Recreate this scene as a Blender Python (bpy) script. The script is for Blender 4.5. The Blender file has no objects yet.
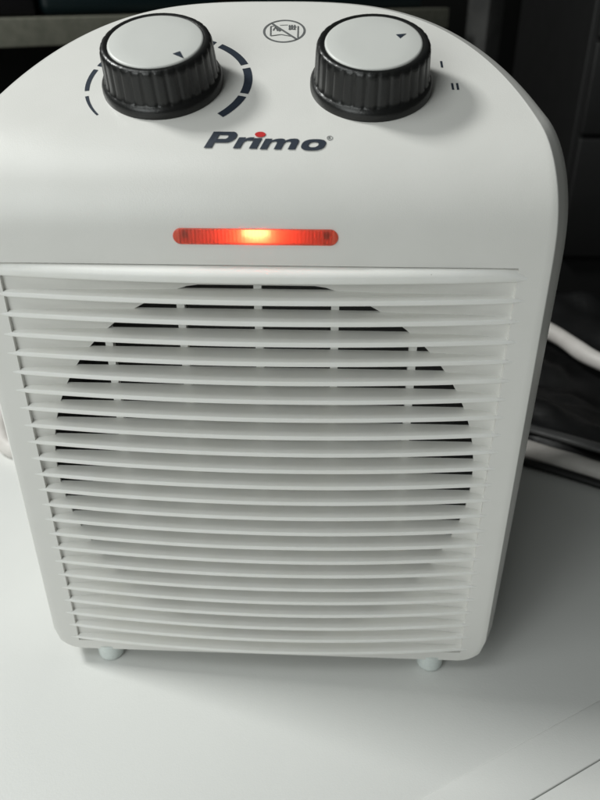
import bpy, bmesh, math, random
import numpy as np
from mathutils import Vector, Matrix, noise

random.seed(7)
S = 0.001                                   # the numbers below are millimetres
scene = bpy.context.scene
C = scene.collection

# ------------------------------------------------------------------ camera
cam_d = bpy.data.cameras.new('camera')
cam = bpy.data.objects.new('camera', cam_d); C.objects.link(cam)
yaw, pit, roll = math.radians(2.665), math.radians(29.554), math.radians(-0.194)
fw = Vector((-math.sin(yaw)*math.cos(pit), math.cos(yaw)*math.cos(pit), -math.sin(pit)))
rt = Vector((math.cos(yaw), math.sin(yaw), 0)); up = rt.cross(fw)
r2 = rt*math.cos(roll)+up*math.sin(roll); u2 = -rt*math.sin(roll)+up*math.cos(roll)
m = Matrix((r2, u2, -fw)).transposed().to_4x4()
m.translation = Vector((25.19, -223.6, 258.1))*S
cam.matrix_world = m
cam_d.sensor_fit = 'VERTICAL'; cam_d.sensor_height = 36.0; cam_d.lens = 32.4
cam_d.clip_start = 0.005; cam_d.clip_end = 50
cam_d.dof.use_dof = True; cam_d.dof.focus_distance = 0.262; cam_d.dof.aperture_fstop = 15
scene.camera = cam

# ------------------------------------------------------------------ light
w = bpy.data.worlds.new('World'); scene.world = w; w.use_nodes = True
w.node_tree.nodes['Background'].inputs[0].default_value = (0.94, 1.0, 0.96, 1)
w.node_tree.nodes['Background'].inputs[1].default_value = 0.05
def area(name, loc, target, size, power, col):
    d = bpy.data.lights.new(name, 'AREA'); d.shape = 'SQUARE'; d.size = size*S; d.energy = power; d.color = col
    o = bpy.data.objects.new(name, d); C.objects.link(o)
    o.location = Vector(loc)*S
    o.rotation_euler = (Vector(target)-Vector(loc)).to_track_quat('-Z', 'Y').to_euler()
    return o
area('ceiling_lamp', (-1130, 190, 1380), (0, 40, 120), 270, 18.5, (0.98, 1.0, 0.975))
area('room_lamp', (-380, -330, 900), (0, 0, 100), 420, 1.9, (0.96, 1.0, 0.985))
area('front_fill', (-520, -880, 480), (0, 0, 120), 600, 4.2, (0.95, 1.0, 0.98))  # added fill from the camera side, brightens the heater front
scene.view_settings.view_transform = 'Standard'; scene.view_settings.look = 'None'
scene.view_settings.exposure = 0.1; scene.view_settings.gamma = 1.0
scene.view_settings.use_curve_mapping = False

# ------------------------------------------------------------------ materials
def nodes(name):
    mt = bpy.data.materials.new(name); mt.use_nodes = True
    nt = mt.node_tree
    return mt, nt, nt.nodes['Principled BSDF']
def setp(b, **k):
    for a, v in k.items(): b.inputs[a.replace('_', ' ')].default_value = v
def grainy(name, col, rough, col2=None, scale=600, bump=0.05, bscale=2500, speck=None, sss=0.0):
    mt, nt, b = nodes(name)
    N, L = nt.nodes, nt.links
    tc = N.new('ShaderNodeTexCoord')
    n1 = N.new('ShaderNodeTexNoise'); n1.inputs['Scale'].default_value = scale; n1.inputs['Detail'].default_value = 4
    L.new(tc.outputs['Object'], n1.inputs['Vector'])
    rp = N.new('ShaderNodeValToRGB')
    rp.color_ramp.elements[0].position = 0.3; rp.color_ramp.elements[1].position = 0.7
    rp.color_ramp.elements[0].color = (*(col2 or tuple(c*0.93 for c in col)), 1)
    rp.color_ramp.elements[1].color = (*col, 1)
    L.new(n1.outputs['Fac'], rp.inputs['Fac'])
    out = rp.outputs['Color']
    if speck:
        v = N.new('ShaderNodeTexVoronoi'); v.inputs['Scale'].default_value = speck[0]
        L.new(tc.outputs['Object'], v.inputs['Vector'])
        n3 = N.new('ShaderNodeTexNoise'); n3.inputs['Scale'].default_value = speck[0]*0.31
        L.new(tc.outputs['Object'], n3.inputs['Vector'])
        mm = N.new('ShaderNodeMath'); mm.operation = 'LESS_THAN'
        ml = N.new('ShaderNodeMath'); ml.operation = 'MULTIPLY_ADD'
        ml.inputs[1].default_value = speck[1]*6; ml.inputs[2].default_value = -speck[1]*3.1
        L.new(n3.outputs['Fac'], ml.inputs[0])
        L.new(v.outputs['Distance'], mm.inputs[0]); L.new(ml.outputs[0], mm.inputs[1])
        mx = N.new('ShaderNodeMix'); mx.data_type = 'RGBA'
        mx.inputs['B'].default_value = (*speck[2], 1)
        L.new(mm.outputs[0], mx.inputs['Factor']); L.new(out, mx.inputs['A'])
        out = mx.outputs['Result']
    L.new(out, b.inputs['Base Color'])
    n2 = N.new('ShaderNodeTexNoise'); n2.inputs['Scale'].default_value = bscale; n2.inputs['Detail'].default_value = 2
    L.new(tc.outputs['Object'], n2.inputs['Vector'])
    bp = N.new('ShaderNodeBump'); bp.inputs['Strength'].default_value = bump; bp.inputs['Distance'].default_value = 0.0004
    L.new(n2.outputs['Fac'], bp.inputs['Height']); L.new(bp.outputs['Normal'], b.inputs['Normal'])
    b.inputs['Roughness'].default_value = rough
    if sss:
        b.inputs['Subsurface Weight'].default_value = sss; b.inputs['Subsurface Scale'].default_value = 0.0025; b.inputs['Subsurface Radius'].default_value = (1.0, 0.95, 0.85)
    return mt
M = {}
M['white'] = grainy('white_plastic', (0.755, 0.745, 0.715), 0.34, (0.73, 0.722, 0.69), 55, 0.12, 2400, (260, 0.016, (0.42, 0.40, 0.35)))
M['slat'] = grainy('slat_plastic', (0.86, 0.855, 0.83), 0.45, (0.83, 0.825, 0.79), 70, 0.15, 2600, (300, 0.03, (0.40, 0.37, 0.31)), sss=0.12)
M['foot'] = grainy('foot_plastic', (0.72, 0.77, 0.75), 0.35, sss=0.3)
M['black'] = grainy('black_plastic', (0.0075, 0.008, 0.0075), 0.33, (0.008, 0.008, 0.008), 300, 0.15, 1800, (420, 0.03, (0.10, 0.10, 0.09)))
M['cap'] = grainy('grey_cap', (0.62, 0.625, 0.60), 0.4, (0.60, 0.605, 0.58), 80, 0.08, 3000)
M['print'] = grainy('dark_print', (0.022, 0.032, 0.050), 0.5, (0.017, 0.025, 0.040), 900, 0.0)
M['red_print'] = grainy('red_print', (0.55, 0.02, 0.02), 0.5, (0.50, 0.018, 0.018), 900, 0.0)
M['grey_print'] = grainy('grey_print', (0.16, 0.165, 0.165), 0.5, (0.10, 0.105, 0.105), 700, 0.0)
M['inside'] = grainy('dark_inside', (0.05, 0.05, 0.047), 0.7)
M['table'] = grainy('table_laminate', (0.735, 0.74, 0.72), 0.38, (0.715, 0.72, 0.70), 14, 0.12, 1300, (170, 0.012, (0.22, 0.20, 0.17)))
M['dark_gap'] = grainy('dark_core', (0.22, 0.21, 0.19), 0.8)
M['cord'] = grainy('white_cord', (0.72, 0.69, 0.66), 0.5, (0.55, 0.52, 0.49), 40, 0.1, 900)
M['black_cord'] = grainy('black_cord', (0.006, 0.006, 0.006), 0.55)
M['grey_cord'] = grainy('dark_grey_cord', (0.07, 0.07, 0.07), 0.35)
M['bag'] = grainy('black_bag', (0.006, 0.006, 0.0065), 0.42, (0.003, 0.003, 0.003), 30, 0.5, 120)
M['board'] = grainy('olive_grey_board', (0.26, 0.255, 0.205), 0.7, (0.19, 0.19, 0.15), 90, 0.3, 400)
M['post'] = grainy('dark_grey_post', (0.07, 0.07, 0.067), 0.7, (0.04, 0.04, 0.039), 25, 0.3, 300)
M['teal'] = grainy('dark_teal_plastic', (0.008, 0.022, 0.026), 0.35)
M['black_box'] = grainy('black_case', (0.006, 0.005, 0.007), 0.4)
M['cabinet'] = grainy('black_cabinet', (0.006, 0.006, 0.006), 0.6, (0.004, 0.004, 0.004), 30, 0.3, 300)
M['wall'] = grainy('dark_wall', (0.010, 0.0105, 0.009), 0.8)
# red lamp window: clear red plastic over a lit bulb
mt, nt, b = nodes('red_lens'); M['lens'] = mt
setp(b, Base_Color=(1.0, 0.17, 0.10, 1), Roughness=0.58, Transmission_Weight=0.8, IOR=1.45)
wv = nt.nodes.new('ShaderNodeTexWave'); wv.inputs['Scale'].default_value = 260; wv.inputs['Distortion'].default_value = 0.6
tcn = nt.nodes.new('ShaderNodeTexCoord'); nt.links.new(tcn.outputs['Object'], wv.inputs['Vector'])
bpn = nt.nodes.new('ShaderNodeBump'); bpn.inputs['Strength'].default_value = 0.22; bpn.inputs['Distance'].default_value = 0.0003
nt.links.new(wv.outputs['Fac'], bpn.inputs['Height']); nt.links.new(bpn.outputs['Normal'], b.inputs['Normal'])
mt, nt, b = nodes('bulb_glow'); M['bulb'] = mt
setp(b, Base_Color=(1, 0.6, 0.3, 1), Emission_Color=(1.0, 0.58, 0.36, 1), Emission_Strength=24)
M['lens_tray'] = grainy('lens_tray', (0.92, 0.85, 0.82), 0.35)
M['pin'] = grainy('lamp_pin', (0.05, 0.02, 0.02), 0.5)

# ------------------------------------------------------------------ mesh helpers
def mesh_obj(name, verts, faces, mat, parent=None, smooth=False, angle=None):
    me = bpy.data.meshes.new(name)
    me.from_pydata([tuple(c*S for c in v) for v in verts], [], faces)
    me.validate(); me.update()
    bm = bmesh.new(); bm.from_mesh(me)
    bmesh.ops.remove_doubles(bm, verts=bm.verts, dist=1e-7)
    bmesh.ops.recalc_face_normals(bm, faces=bm.faces)
    if smooth:
        for f in bm.faces: f.smooth = True
        if angle:
            for e in bm.edges:
                if len(e.link_faces) == 2 and e.calc_face_angle(0) > math.radians(angle): e.smooth = False
    bm.to_mesh(me); bm.free()
    me.materials.append(M[mat])
    o = bpy.data.objects.new(name, me); C.objects.link(o); o.parent = parent
    return o
def tag(o, label=None, cat=None, group=None, kind=None):
    for k, v in (('label', label), ('category', cat), ('group', group), ('kind', kind)):
        if v: o[k] = v
    return o
def empty(name, loc=(0, 0, 0)):
    o = bpy.data.objects.new(name, None); C.objects.link(o); o.empty_display_size = 0.02
    o.location = Vector(loc)*S
    return o
def box(x0, x1, y0, y1, z0, z1):
    v = [(x, y, z) for x in (x0, x1) for y in (y0, y1) for z in (z0, z1)]
    f = [(0, 1, 3, 2), (4, 6, 7, 5), (0, 4, 5, 1), (2, 3, 7, 6), (0, 2, 6, 4), (1, 5, 7, 3)]
    return v, f
def bevel(o, width, seg=3):
    bm = bmesh.new(); bm.from_mesh(o.data)
    bmesh.ops.bevel(bm, geom=bm.edges[:], offset=width*S, segments=seg, affect='EDGES', profile=0.5)
    for f in bm.faces: f.smooth = True
    for e in bm.edges:
        if len(e.link_faces) == 2 and e.calc_face_angle(0) > math.radians(40): e.smooth = False
    bm.to_mesh(o.data); bm.free()
def catmull(pts, n=14):
    P = [Vector(p) for p in pts]; P = [2*P[0]-P[1]]+P+[2*P[-1]-P[-2]]; out = []
    for i in range(1, len(P)-2):
        for k in range(n):
            t = k/n
            out.append(0.5*((2*P[i])+(P[i+1]-P[i-1])*t+(2*P[i-1]-5*P[i]+4*P[i+1]-P[i+2])*t*t+(3*P[i]-P[i-1]-3*P[i+1]+P[i+2])*t**3))
    return out+[P[-2]]
def tube(pts, rx, rz=None, n=12, wob=0):
    rz = rz or rx; v = []; f = []
    for i, p in enumerate(pts):
        d = (pts[min(i+1, len(pts)-1)]-pts[max(i-1, 0)]).normalized()
        s = d.cross(Vector((0, 0, 1))).normalized(); u = s.cross(d)
        k = 1+wob*noise.noise(Vector((i*0.21, 3.1, 0)))
        for j in range(n):
            a = 2*math.pi*j/n
            v.append(tuple(p+s*(rx*k*math.cos(a))+u*(rz*k*math.sin(a))))
    for i in range(len(pts)-1):
        for j in range(n):
            f.append((i*n+j, i*n+(j+1) % n, (i+1)*n+(j+1) % n, (i+1)*n+j))
    f.append(tuple(range(n))[::-1]); f.append(tuple(range((len(pts)-1)*n, len(pts)*n)))
    return v, f

# ------------------------------------------------------------------ the table
TZ = -8.0
ang = math.atan2(0.5, 0.866)
cu, su = math.cos(ang), math.sin(ang)
def tb(u, v, z): return (u*cu-v*su, u*su+v*cu, z)
def table_board(name, u0, u1, v0, v1, z0, z1, mat, parent, bev):
    vv, ff = box(u0, u1, v0, v1, z0, z1)
    o = mesh_obj(name, [tb(*p) for p in vv], ff, mat, parent)
    if bev: bevel(o, bev)
    return o
table = empty('table', (0, 0, 0))
tag(table, 'white laminate tabletop with an edge strip and dark seam under the heater', 'table', kind='structure')
V0 = -82.6
table_board('main_board', -700, 440, V0-0.4, 560, TZ-22, TZ, 'table', table, 0.2)
table_board('edge_strip', -700, 440, V0-19.6, V0, TZ-22.1, TZ+0.4, 'table', table, 0.35)
table_board('front_board', -700, 440, -420, V0-19.95, TZ-22, TZ-0.02, 'table', table, 0.25)
table_board('seam_core', -690, 436, V0-21.5, V0-18.8, TZ-21, TZ-2.2, 'dark_gap', table, 0)

# ------------------------------------------------------------------ the heater
heater = empty('fan_heater', (0, 0, TZ))
tag(heater, 'white plastic fan heater with two black knobs and a lit red lamp', 'fan heater')
HP = heater
def part(name, v, f, mat, parent=None, **k):
    """mesh part given in scene millimetres, parented to the heater or to one of its parts"""
    return mesh_obj(name, [(p[0], p[1], p[2]-TZ) for p in v], f, mat, parent or HP, **k)

Z1, RB, SL = 190.0, 35.0, math.radians(26)
SBEND = Z1+RB*(math.pi/2-SL); STOP = 305.0
def surf(s):
    """front surface profile: arc length s -> (y, z) and outward normal (ny, nz)"""
    if s <= Z1: return 0.0, s, -1.0, 0.0
    if s <= SBEND:
        a = (s-Z1)/RB
        return RB-RB*math.cos(a), Z1+RB*math.sin(a), -math.cos(a), math.sin(a)
    a = math.pi/2-SL; t = s-SBEND
    return RB-RB*math.cos(a)+t*math.cos(SL), Z1+RB*math.sin(a)+t*math.sin(SL), -math.sin(SL), math.cos(SL)
def half(s):
    rc = 11.0
    if s < rc: return 95-rc+math.sqrt(max(0, rc*rc-(rc-s)**2))
    if s <= 180: return 95.0
    v = (s-180)/(STOP-180)
    return 95*max(0.0, 1-v*v)**0.33
def on(x, s, off=0.0):
    y, z, ny, nz = surf(s)
    return (x, y+ny*off, z+nz*off)

HX, HZ0, HZ1 = 85.0, 5.0, 181.0          # grille opening
LX0, LX1, LZ0, LZ1 = -25.6, 27.0, 187.9, 193.0   # lamp window (flat stadium on the front)
rows = [0, 0.4, 1.2, 2.4, 3.8, HZ0]+[HZ0+(HZ1-HZ0)*i/24 for i in range(1, 25)]
LR0, LR1 = LZ0+0.4, LZ1-0.4
rows += [184, 186, LR0, 190, LR1]+[Z1+(SBEND-Z1)*i/14 for i in range(2, 15)]
t0 = math.asin((SBEND-180)/(STOP-180))
rows += [180+(STOP-180)*math.sin(t0+(math.pi/2-t0)*i/40) for i in range(1, 40)]
rows += [STOP-0.02]
LC0, LC1 = LX0+2.0, LX1-2.0
inner = sorted([-HX+2*HX*i/34 for i in range(35) if i not in (12, 22)]+[LC0, LC1])
NM = 4
v = []; f = []; outline_r = []; outline_l = []
W_ = len(inner)+2*NM
for s in rows:
    h = half(s); k = min(1.0, (h-0.4)/(HX+0.6)) if h > 0.5 else 0.0
    xs = [-h+(-HX*k+h)*i/NM for i in range(NM)]+[x*k for x in inner]+[HX*k+(h-HX*k)*i/NM for i in range(1, NM+1)]
    for x in xs: v.append(on(x, s))
for r in range(len(rows)-1):
    for c in range(W_-1):
        inhole = rows[r] >= HZ0-1e-6 and rows[r+1] <= HZ1+1e-6 and NM <= c < W_-1-NM
        if rows[r] >= LR0-1e-6 and rows[r+1] <= LR1+1e-6 and NM <= c < W_-1-NM and inner[c-NM] >= LC0-1e-6 and inner[c-NM+1] <= LC1+1e-6: inhole = True
        if not inhole: f.append((r*W_+c, r*W_+c+1, (r+1)*W_+c+1, (r+1)*W_+c))
# walls of the grille opening
def wall(p, q):
    i = len(v); v.extend([p, q, (q[0], 6.0, q[2]), (p[0], 6.0, p[2])]); f.append((i, i+1, i+2, i+3))
for a, b_ in zip(inner[:-1], inner[1:]):
    wall((a, 0, HZ1), (b_, 0, HZ1)); wall((a, 0, HZ0), (b_, 0, HZ0))
hr = [s for s in rows if HZ0 <= s <= HZ1]
for a, b_ in zip(hr[:-1], hr[1:]):
    wall((-HX, 0, a), (-HX, 0, b_)); wall((HX, 0, a), (HX, 0, b_))
# rim: outline ring swept outwards and back
ol = [(half(s), s) for s in rows]
ring = [(x, s) for x, s in ol]+[(-x, s) for x, s in ol[::-1]]
n = len(ring)
def nrm(i):
    a, b_ = ring[(i-1) % n], ring[(i+1) % n]
    d = Vector((b_[0]-a[0], surf(b_[1])[1]-surf(a[1])[1]))
    if d.length < 1e-6: return Vector((0, 1))
    d.normalize(); return Vector((d.y, -d.x))
NR = [nrm(i) for i in range(n)]
steps = [(0, 0), (0.25, 0.12), (0.55, 0.5), (0.8, 1.0), (3.7, 6.6), (6.4, 12.6), (6.7, 14.0)]
FY = []
base = len(v)
for a, b_ in steps:
    for i, (x, s) in enumerate(ring):
        p = on(x, s); k = abs(NR[i].x)
        out = a*max(k, 0.06)*(1-0.75*max(0.0, NR[i].y))*(0.76+0.24*min(1, max(0, p[2])/190)); bk = b_*0.8
        v.append((p[0]+NR[i].x*out, p[1]+bk, p[2]+NR[i].y*out))
for q in range(len(steps)-1):
    for i in range(n):
        j = (i+1) % n
        f.append((base+q*n+i, base+q*n+j, base+(q+1)*n+j, base+(q+1)*n+i))
part('front_housing', v, f, 'white', smooth=True, angle=32)
last = v[base+(len(steps)-1)*n: base+len(steps)*n]
# rear shell: from the rim back to the rear wall
v2 = []; f2 = []
DEP = 170.0  # unseen rear lengthened so its shadow covers the table at right
bs = [(0, 0.35), (0, 0.5), (0.0, 1.0), (0.5, None)]
r0 = [(p[0]*0.994, p[1]-1.0, p[2]-0.4 if p[2] > 20 else p[2]+0.4) for p in last]
r1 = [(p[0]*0.99, 0.5*(p[1]+DEP-6), p[2]-0.6 if p[2] > 20 else p[2]+0.6) for p in last]
r2_ = [(p[0]*0.985, DEP-6, p[2]-1.2 if p[2] > 20 else p[2]+1.0) for p in last]
r3 = [(p[0]*0.955, DEP, 3+(p[2]-3)*0.975) for p in last]
for r in (r0, r1, r2_, r3): v2 += r
for q in range(3):
    for i in range(n):
        j = (i+1) % n; f2.append((q*n+i, q*n+j, (q+1)*n+j, (q+1)*n+i))
f2.append(tuple(range(3*n, 4*n)))
part('rear_housing', v2, f2, 'white', smooth=True, angle=40)

# backing plate with the round opening, five upright ribs, dark inside
CZ, CR = 95.5, 80.3
v = []; f = []; NA = 128
for y, yo in ((3.5, 1.3), (4.3, 4.3)):
    for i in range(NA):
        a = 2*math.pi*i/NA
        v.append((CR*math.cos(a), y, min(172.9, CZ+CR*math.sin(a))))
    for i in range(NA):
        a = 2*math.pi*i/NA; c, s = math.cos(a), math.sin(a)
        k = min((HX+1.5)/abs(c) if abs(c) > 1e-6 else 1e9, ((HZ1+1-CZ) if s > 0 else (CZ-HZ0+1))/abs(s) if abs(s) > 1e-6 else 1e9)
        v.append((k*c, yo, CZ+k*s))
for i in range(NA):
    j = (i+1) % NA
    f.append((i, j, NA+j, NA+i)); f.append((2*NA+j, 2*NA+i, 3*NA+i, 3*NA+j)); f.append((i, 2*NA+i, 2*NA+j, j))
part('grille_backing', v, f, 'white')
for x in (-53.0, -26.3, 0.35, 26.6, 54.0):
    h = math.sqrt(CR*CR-x*x)+1
    v, f = box(x-1.35, x+1.35, 4.75, 7.5, CZ-h, CZ+h)
    part('upright_rib', v, f, 'slat')
v = []; f = []
for y, r in ((4.95, CR+3), (60, CR+3)):
    for i in range(48):
        a = 2*math.pi*i/48; v.append((r*math.cos(a), y, CZ+r*math.sin(a)))
for i in range(48):
    j = (i+1) % 48; f.append((i, j, 48+j, 48+i))
f.append(tuple(range(48, 96)))
part('fan_duct', v, f, 'inside')

# 24 curved slats, each a piece of its own
P0, PITCH, BOW = 176.46, 7.403, 5.5
def bow(x): return -BOW*(1-(x/88.0)**2)
NX = 36
for k in range(24):
    zb = P0-PITCH*k
    if k == 0: th, xe = 4.2, 89.5
    else: th, xe = 1.9, 89.0
    if k == 23: th = 1.8
    tilt = 0.36
    sec = lambda yf: [(4.6, zb+th+tilt), (yf+0.28, zb+th), (yf+0.06, zb+th-0.15), (yf, zb+th-0.4), (yf+0.02, zb+0.45), (yf+0.25, zb+0.1), (yf+0.6, zb), (4.6, zb+0.35)]
    if k == 0: sec = lambda yf: [(4.6, zb+th), (yf+1.9, zb+th), (yf+1.1, zb+th-0.25), (yf+0.35, zb+th-1.0), (yf, zb+th-2.0), (yf+0.02, zb+0.45), (yf+0.5, zb), (4.6, zb+0.35)]
    v = []; f = []
    ns = 8
    jit = random.uniform(-0.06, 0.06)
    for i in range(NX+1):
        x = -xe+2*xe*i/NX
        yf = bow(x)+0.12*noise.noise(Vector((x*0.02, k*3.3, 0)))
        if k == 0: yf = min(yf, 0.2)
        tp = min(1.0, max(0.0, (xe-abs(x))/4.0)+0.15) if abs(x) > HX else 1.0
        for (y, z) in sec(yf):
            v.append((x, y, zb+0.9+(z-zb-0.9)*tp+jit))
    for i in range(NX):
        for j in range(ns):
            f.append((i*ns+j, i*ns+(j+1) % ns, (i+1)*ns+(j+1) % ns, (i+1)*ns+j))
    f.append(tuple(range(ns))); f.append(tuple(range(NX*ns, NX*ns+ns)))
    part('grille_slat', v, f, 'slat', smooth=True, angle=24 if k else 50)

# feet
def lathe(prof, n=32, cx=0, cy=0, axis=None):
    v = []; f = []
    for r, z in prof:
        for i in range(n):
            a = 2*math.pi*i/n; v.append((cx+r*math.cos(a), cy+r*math.sin(a), z))
    for q in range(len(prof)-1):
        for i in range(n):
            j = (i+1) % n; f.append((q*n+i, q*n+j, (q+1)*n+j, (q+1)*n+i))
    f.append(tuple(range(n))); f.append(tuple(range((len(prof)-1)*n, len(prof)*n)))
    return v, f
for x, y in ((-73, 5.4), (73, 5.4), (-73, 150), (73, 150)):
    v, f = lathe([(5.0, TZ), (5.6, TZ+0.7), (5.9, TZ+2), (6.1, 1.2)], 28, x, y)
    part('foot', v, f, 'foot', smooth=True, angle=50)

# ---- things laid on the sloping panel
def frame_at(x, s):
    """local frame on the panel: origin, X right, Y up the slope, Z outwards"""
    y, z, ny, nz = surf(s)
    return Vector((x, y, z)), Vector((1, 0, 0)), Vector((0, nz, -ny)), Vector((0, ny, nz))
def knob(x, s, tri, flutes, phase):
    o, X, Y, Z = frame_at(x, s)
    def loc(p): return tuple(o+X*p[0]+Y*p[1]+Z*p[2])
    n = 240; v = []; f = []
    prof = [(20.3, -0.3, 0), (20.4, 0.6, 0), (20.3, 2.2, 0), (19.8, 3.2, 0), (19.3, 3.5, 0), (18.95, 4.0, .5), (18.85, 5.2, 1), (18.4, 12.4, 1), (18.25, 13.6, .8), (17.8, 14.6, .35), (17.2, 15.0, .1), (16.4, 15.1, 0), (15.75, 14.8, 0), (15.7, 13.6, 0)]
    for r, z, k in prof:
        for i in range(n):
            a = 2*math.pi*i/n
            g = math.cos(a*flutes+phase)
            rr = r-k*0.5*max(0.0, g)**2
            v.append(loc((rr*math.cos(a), rr*math.sin(a), z)))
    for q in range(len(prof)-1):
        for i in range(n):
            j = (i+1) % n; f.append((q*n+i, q*n+j, (q+1)*n+j, (q+1)*n+i))
    f.append(tuple(range((len(prof)-1)*n, len(prof)*n)))
    kn = part('control_knob', v, f, 'black', smooth=True, angle=35)
    v = []; f = []; n = 72
    prof = [(15.6, 13.4), (15.6, 14.7), (15.35, 15.05), (14.8, 15.2), (10, 15.35), (4, 15.42), (0.05, 15.45)]
    for r, z in prof:
        for i in range(n):
            a = 2*math.pi*i/n; v.append(loc((r*math.cos(a), r*math.sin(a), z)))
    for q in range(len(prof)-1):
        for i in range(n):
            j = (i+1) % n; f.append((q*n+i, q*n+j, (q+1)*n+j, (q+1)*n+i))
    part('knob_cap', v, f, 'cap', kn, smooth=True, angle=50)
    v = [loc((a, b_, 15.47)) for a, b_ in tri]+[loc((a, b_, 15.3)) for a, b_ in tri]
    part('pointer_mark', v, [(0, 1, 2), (0, 3, 4, 1), (1, 4, 5, 2), (2, 5, 3, 0)], 'print', kn)
    return kn
k1 = knob(-33.0, 251.0, [(6.9, -8.3), (9.0, -6.9), (10.6, -10.7)], 30, 0.4)
k1['label'] = 'black fluted thermostat knob inside the printed dial ring'
k2 = knob(37.1, 250.2, [(7.1, 3.6), (10.4, 4.1), (8.4, 1.3)], 30, 1.1)
k2['label'] = 'black fluted power knob beside the I and II marks'

def printed(name, polys, mat, off=0.10, parent=None):
    """flat ink: polygons in (x, s) laid on the panel"""
    v = []; f = []
    for pl in polys:
        i = len(v); v += [on(x, s, off) for x, s in pl]; f.append(tuple(range(i, i+len(pl))))
    return part(name, v, f, mat, parent)
def arc_band(cx, cs, r0, r1, a0, a1, n=10, r0b=None, r1b=None):
    out = []
    r0b = r0 if r0b is None else r0b; r1b = r1 if r1b is None else r1b
    for i in range(n):
        t, u = i/n, (i+1)/n
        A, B = math.radians(a0+(a1-a0)*t), math.radians(a0+(a1-a0)*u)
        L = lambda p, q, k: p+(q-p)*k
        out.append([(cx+L(r1, r1b, t)*math.cos(A), cs+L(r1, r1b, t)*math.sin(A)), (cx+L(r1, r1b, u)*math.cos(B), cs+L(r1, r1b, u)*math.sin(B)),
                    (cx+L(r0, r0b, u)*math.cos(B), cs+L(r0, r0b, u)*math.sin(B)), (cx+L(r0, r0b, t)*math.cos(A), cs+L(r0, r0b, t)*math.sin(A))])
    return out
DX, DS = -31.3, 252.0
for a0, a1, w0, w1 in ((-44, -17.5, 2.9, 2.9), (-14, 18, 2.9, 2.8), (23, 56, 2.7, 2.6), (61, 92, 2.5, 2.4), (97, 128, 2.2, 2.1), (133, 160, 2.0, 1.9), (164.5, 191, 1.7, 1.5), (197.5, 222, 1.2, 0.8)):
    ro = 28.4
    printed('dial_segment', arc_band(DX, DS, ro-w0, ro, a0, a1, 10, ro-w1, ro), 'print')
def bar(x0, s0, x1, s1, w):
    d = Vector((x1-x0, s1-s0)).normalized(); q = Vector((-d.y, d.x))*w/2
    return [(x0+q.x, s0+q.y), (x0-q.x, s0-q.y), (x1-q.x, s1-q.y), (x1+q.x, s1+q.y)]
printed('power_mark_one', [bar(61.4, 264.8, 61.5, 260.9, 0.75)], 'print')
printed('power_mark_two', [bar(64.1, 251.6, 64.2, 247.8, 0.75), bar(65.75, 251.6, 65.85, 247.8, 0.75)], 'print')
# do-not-cover sign
SX, SS, SR = 6.3, 284.3, 7.75
sg = printed('warning_sign', arc_band(SX, SS, SR-0.8, SR, 0, 360, 48)+[bar(SX-5.0, SS+5.4, SX+4.9, SS-5.7, 0.85)], 'grey_print', 0.10)
ic = [bar(1.2, 287.4, 1.5, 281.0, 0.5), bar(11.2, 287.6, 11.4, 279.6, 0.5), bar(1.5, 281.0, 5.2, 281.9, 0.45), bar(5.2, 281.9, 9.0, 280.7, 0.4),
      bar(2.2, 284.6, 3.0, 287.2, 0.5), bar(3.0, 287.2, 3.8, 284.4, 0.5), bar(3.6, 286.2, 4.8, 284.2, 0.9), bar(1.2, 287.4, 3.0, 287.9, 0.35),
      bar(8.0, 288.4, 8.2, 285.0, 0.5), bar(8.9, 288.4, 9.0, 285.4, 0.7), bar(9.9, 288.4, 10.0, 285.2, 0.55), bar(7.7, 287.2, 10.6, 287.0, 0.55), bar(7.7, 285.6, 10.4, 285.4, 0.5), bar(4.5, 288.2, 7.4, 288.4, 0.3)]
printed('cover_icon', ic, 'grey_print', 0.14, sg)

# lettering
def text_polys(body, size, shear=0.0, xs=1.0, offset=0.0):
    cu_ = bpy.data.curves.new('t', 'FONT'); cu_.body = body; cu_.size = size; cu_.shear = 0; cu_.offset = offset
    cu_.resolution_u = 6
    ob = bpy.data.objects.new('t', cu_); C.objects.link(ob)
    bpy.context.view_layer.update()
    dg = bpy.context.evaluated_depsgraph_get()
    me = bpy.data.meshes.new_from_object(ob.evaluated_get(dg))
    vs = [(p.co.x*xs+p.co.y*shear, p.co.y) for p in me.vertices]; fs = [tuple(q.vertices) for q in me.polygons]
    bpy.data.objects.remove(ob); bpy.data.curves.remove(cu_); bpy.data.meshes.remove(me)
    return vs, fs
def fit_text(name, body, x0, x1, s0, s1, shear, mat, offset, parent=None):
    vs, fs = text_polys(body, 10, 0, 1, offset)
    a0, a1 = min(p[0] for p in vs), max(p[0] for p in vs); b0, b1 = min(p[1] for p in vs), max(p[1] for p in vs)
    hh = s1-s0
    v = []
    for px, py in vs:
        ss = s0+(py-b0)/(b1-b0)*hh
        v.append(on(x0+(px-a0)/(a1-a0)*(x1-x0-shear*hh)+shear*(ss-s0), ss, 0.10))
    return part(name, v, fs, mat, parent)
def rrect(x0, x1, y0, y1, r, n=7):
    """rounded rectangle, r = radii (bl, br, tr, tl)"""
    out = []
    for (cx, cy, a0, rr) in ((x0, y0, 180, r[0]), (x1, y0, 270, r[1]), (x1, y1, 0, r[2]), (x0, y1, 90, r[3])):
        ox = cx+(rr if cx == x0 else -rr); oy = cy+(rr if cy == y0 else -rr)
        if rr < 1e-6: out.append((cx, cy)); continue
        for q in range(n+1):
            a = math.radians(a0+90*q/n); out.append((ox+rr*math.cos(a), oy+rr*math.sin(a)))
    return out
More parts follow.
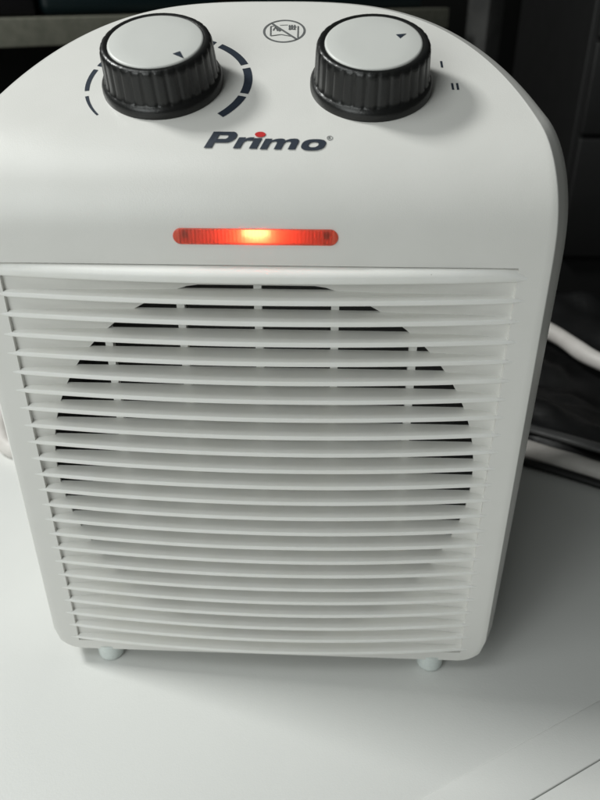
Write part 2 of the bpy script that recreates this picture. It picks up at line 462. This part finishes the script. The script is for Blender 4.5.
def filled(loops):
    cu_ = bpy.data.curves.new('t', 'CURVE'); cu_.dimensions = '2D'; cu_.fill_mode = 'BOTH'
    for lp in loops:
        sp = cu_.splines.new('POLY'); sp.points.add(len(lp)-1); sp.use_cyclic_u = True
        for q, (a, b_) in enumerate(lp): sp.points[q].co = (a, b_, 0, 1)
    ob = bpy.data.objects.new('t', cu_); C.objects.link(ob); bpy.context.view_layer.update()
    me = bpy.data.meshes.new_from_object(ob.evaluated_get(bpy.context.evaluated_depsgraph_get()))
    vs = [(q.co.x, q.co.y) for q in me.vertices]; fs = [tuple(q.vertices) for q in me.polygons]
    bpy.data.objects.remove(ob); bpy.data.curves.remove(cu_); bpy.data.meshes.remove(me)
    return vs, fs
def letter(loops, x0, s0, shear=0.42):
    vs, fs = filled(loops)
    part('logo_letter', [on(x0+a+shear*b_, s0+b_, 0.24) for a, b_ in vs], fs, 'print')
bowl = [q for q in rrect(0, 8.3, 2.0, 6.5, (0, 2.2, 2.2, 0))]
letter([[(0, 0), (2.5, 0), (2.5, 2.0)]+[q for q in bowl[1:-1]]+[(0, 6.5)], rrect(2.5, 5.7, 3.5, 5.05, (0, 0.75, 0.75, 0))], -15.8, 218.35)
letter([[(0, 0), (2.3, 0), (2.3, 1.9), (2.55, 2.6), (3.1, 2.95), (4.9, 2.95), (4.9, 4.3), (3.6, 4.3), (2.8, 4.05), (2.25, 3.6), (2.25, 4.25), (0, 4.25)]], -6.6, 218.25)
letter([[(0, 0), (2.45, 0), (2.45, 4.05), (0, 4.05)]], -1.55, 218.15)
letter([[(0, 0), (2.3, 0), (2.3, 2.1), (2.6, 2.75), (3.3, 2.95), (4.1, 2.85), (4.4, 2.3), (4.4, 0), (6.7, 0), (6.7, 2.1), (7.0, 2.75), (7.7, 2.95), (8.5, 2.85), (8.8, 2.3), (8.8, 0), (11.1, 0),
         (11.1, 2.7), (10.85, 3.5), (10.2, 4.0), (9.2, 4.15), (7.9, 4.05), (6.6, 3.4), (6.2, 3.85), (5.4, 4.12), (4.3, 4.12), (3.2, 3.9), (2.25, 3.35), (2.25, 4.05), (0, 4.05)]], 1.85, 217.95)
sup = lambda cx, cy, a, b_, e=2.6, n=40: [(cx+a*math.copysign(abs(math.cos(2*math.pi*q/n))**(2/e), math.cos(2*math.pi*q/n)), cy+b_*math.copysign(abs(math.sin(2*math.pi*q/n))**(2/e), math.sin(2*math.pi*q/n))) for q in range(n)]
letter([sup(3.75, 2.1, 3.75, 2.15), sup(3.75, 2.1, 1.55, 0.95, 2.2)], 14.25, 217.65, 0.35)
n = 24
printed('logo_dot', [[(1.8+1.72*math.cos(2*math.pi*i/n), 223.75+1.15*math.sin(2*math.pi*i/n)) for i in range(n)]], 'red_print', 0.24)
rg = printed('registered_mark', arc_band(23.8, 222.5, 0.75, 0.95, 0, 360, 20), 'grey_print')
fit_text('registered_letter', 'R', 23.4, 24.25, 222.0, 223.0, 0.0, 'grey_print', 0.1, rg)

# indicator lamp: tray, bulb and clear red window
def stadium(x0, x1, z0, z1, n=14):
    r = (z1-z0)/2; zc = (z0+z1)/2; p = []
    for i in range(n+1):
        a = -math.pi/2+math.pi*i/n; p.append((x1-r+r*math.cos(a), zc+r*math.sin(a)))
    for i in range(n+1):
        a = math.pi/2+math.pi*i/n; p.append((x0+r+r*math.cos(a), zc+r*math.sin(a)))
    return p
def fy(z): return surf(z)[0]
def stad_solid(levels):
    v = []; f = []
    for (ins, dy) in levels:
        pl = stadium(LX0+ins, LX1-ins, LZ0+ins, LZ1-ins)
        for x, z in pl: v.append((x, fy(z)+dy, z))
    m_ = len(pl)
    for q in range(len(levels)-1):
        for i in range(m_):
            j = (i+1) % m_; f.append((q*m_+i, q*m_+j, (q+1)*m_+j, (q+1)*m_+i))
    f.append(tuple(range(m_))); f.append(tuple(range((len(levels)-1)*m_, len(levels)*m_)))
    return v, f
v, f = stad_solid([(0.5, 1.2), (0.0, 0.1), (0.0, -0.35), (0.22, -0.6), (0.6, -0.7)])
lens = part('lamp_window', v, f, 'lens', smooth=True, angle=40)
lens['label'] = 'glowing red lamp window'
v, f = box(LC0-1.0, LC1+1.0, 1.3, 7.0, LR0-0.6, LR1+0.6)
part('lamp_tray', v, [q for q in f if q != (0, 4, 5, 1)], 'lens_tray', lens)
v = []; f = []
for q in range(17):
    a = math.pi*q/16
    for r in range(12):
        b_ = 2*math.pi*r/12; rr = 1.45*max(0.02, math.sin(a))
        v.append((0.6-4.6*math.cos(a), 4.0+rr*math.cos(b_), 190.45+rr*math.sin(b_)))
for q in range(16):
    for r in range(12): f.append((q*12+r, q*12+(r+1) % 12, (q+1)*12+(r+1) % 12, (q+1)*12+r))
part('lamp_bulb', v, f, 'bulb', lens, smooth=True)
for x in (LX0+3.6, LX1-3.6):
    v, f = box(x-1.0, x+1.0, 1.22, 2.4, 189.5, 191.5)
    part('lamp_pin', v, f, 'pin', lens)

# ------------------------------------------------------------------ things lying behind the heater
pts = catmull([(-60, 186, -2.0), (-150, 166, -2.4), (-188, 168, -2.4), (-196, 215, 6), (-120, 240, 14), (20, 225, 6), (100, 205, -1.5), (156, 174, -2.0), (194, 151, -2.0), (250, 118, -2.2), (318, 108, -2.2), (345, 150, 2), (290, 205, 22), (222, 246, 26), (198, 299, 26), (150, 365, 30), (60, 400, 30)], 14)
v, f = tube(pts, 6.2, 6.6, 14, 0.10)
tag(mesh_obj('power_cord', v, f, 'cord', None, True), 'thick pale cord looping across the black bag behind the heater', 'cord')
pts = catmull([(40, 205, -5), (100, 190, -5.2), (152, 165, -5.2), (192, 142.5, -5.2), (245, 108, -5.2), (330, 60, -5.2)], 14)
v, f = tube(pts, 2.8, 2.8, 10)
tag(mesh_obj('black_cable', v, f, 'black_cord', None, True), 'thin black cable lying along the front of the pale cord', 'cable')

pts = catmull([(70, 236, 2), (130, 208, 3), (168, 185.5, 4.5), (200, 163.5, 6.5), (262, 128, 6), (335, 120, 3)], 14)
v, f = tube(pts, 4.6, 2.6, 12, 0.15)
tag(mesh_obj('grey_cable', v, f, 'grey_cord', None, True), 'flat dark grey cable touching the back of the pale cord', 'cable')

# crumpled black bag
v = []; f = []; nx, ny = 120, 60
bx0, bx1, by0, by1 = -300, 385, 178, 400
def bag_z(x, y):
    t = max(0, (y-by0)/(by1-by0)); e = min(1, t*9)*min(1, (1-t)*8)*min(1, (x-bx0)/40)*min(1, (bx1-x)/40)
    p = Vector((x*0.011, y*0.016, 1.7))
    r = abs(noise.noise(p))*1.1+abs(noise.noise(p*2.3))*0.6+abs(noise.noise(p*5.1))*0.28
    return TZ+0.4+max(0, e)*(5+10*t+13*r+70*max(0, t-0.6))
for j in range(ny+1):
    for i in range(nx+1):
        x = bx0+(bx1-bx0)*i/nx; t = j/ny
        y = by0+(by1-by0)*t
        # the near edge of the bag follows the cords
        edge = 0
        if x > 60: edge = -0.58*(x-120)+8
        elif x < -60: edge = 10
        y += edge*(1-t)
        v.append((x, y, bag_z(x, by0+(by1-by0)*t)))
for j in range(ny):
    for i in range(nx):
        f.append((j*(nx+1)+i, j*(nx+1)+i+1, (j+1)*(nx+1)+i+1, (j+1)*(nx+1)+i))
nb = len(v)
for j in range(ny+1):
    for i in range(nx+1):
        p = v[j*(nx+1)+i]; v.append((p[0], p[1], TZ+0.15))
for j in range(ny):
    for i in range(nx):
        f.append((nb+j*(nx+1)+i, nb+(j+1)*(nx+1)+i, nb+(j+1)*(nx+1)+i+1, nb+j*(nx+1)+i+1))
def side(a, b_): f.append((a, b_, nb+b_, nb+a))
for i in range(nx): side(i, i+1); side(ny*(nx+1)+i, ny*(nx+1)+i+1)
for j in range(ny): side(j*(nx+1), (j+1)*(nx+1)); side(j*(nx+1)+nx, (j+1)*(nx+1)+nx)
tag(mesh_obj('plastic_bag', v, f, 'bag', None, True), 'crumpled black bag lying flat behind the heater under the pale cord', 'bag')

# ------------------------------------------------------------------ dark shelf far behind
A = Vector((-375, 729, 0)); D = Vector((603, 527, 0)).normalized(); Nn = Vector((-D.y, D.x, 0))
def sh(u, n_, z): p = A+D*u+Nn*n_; return (p.x, p.y, z)
def shelf_part(name, u0, u1, n0, n1, z0, z1, mat, parent, bev=0):
    vv, ff = box(u0, u1, n0, n1, z0, z1)
    o = mesh_obj(name, [sh(*p) for p in vv], ff, mat, parent)
    if bev: bevel(o, bev)
    return o
shelf = empty('shelf_unit'); tag(shelf, 'dark shelf with an olive grey board in the background', 'shelf')
shelf_part('shelf_board', -420, 800, 0, 320, 200, 232, 'board', shelf, 2)
shelf_part('shelf_post', 872, 918, -30, 20, -700, 900, 'post', shelf, 3)
shelf_part('side_panel', -450, -421, -2, 325, -700, 700, 'cabinet', shelf, 2)
shelf_part('back_panel', -450, 1000, 326, 340, -700, 900, 'wall', shelf, 0)
shelf_part('lower_board', -420, 870, 2, 320, -330, -300, 'board', shelf, 2)
o = shelf_part('teal_box', 62, 330, 26, 200, 232.3, 420, 'teal', None, 12)
tag(o, 'dark teal box with rounded edges on the olive shelf board', 'box')
o = shelf_part('black_case', -260, 52, 18, 240, 232.3, 380, 'black_box', None, 4)
tag(o, 'black case left of the teal box on the shelf board', 'case')
o = shelf_part('green_box', 420, 760, 30, 240, 232.3, 330, 'teal', None, 5)
tag(o, 'low dark green box at the right end of the shelf board', 'box')
cab = empty('cabinet'); tag(cab, 'black cabinet standing right of the shelf behind the cords', 'cabinet')
def cp(name, x0, x1, y0, y1, z0, z1, mat, bev=2):
    v, f = box(x0, x1, y0, y1, z0, z1)
    o = mesh_obj(name, v, f, mat, cab); 
    if bev: bevel(o, bev)
cp('carcass', 330, 900, 760, 1150, -700, 520, 'cabinet')
for z0, z1 in ((-60, 95), (99, 205), (209, 400)):
    cp('drawer_front', 336, 894, 748, 759.5, z0, z1, 'cabinet', 3)
wl = mesh_obj('wall', *box(-2600, 3200, 2300, 2340, -700, 1900), 'wall'); tag(wl, 'dark wall behind everything', kind='structure')
fl = mesh_obj('floor', *box(-2600, 3200, -1500, 2300, -740, -700), 'wall'); tag(fl, 'dark floor', kind='structure')
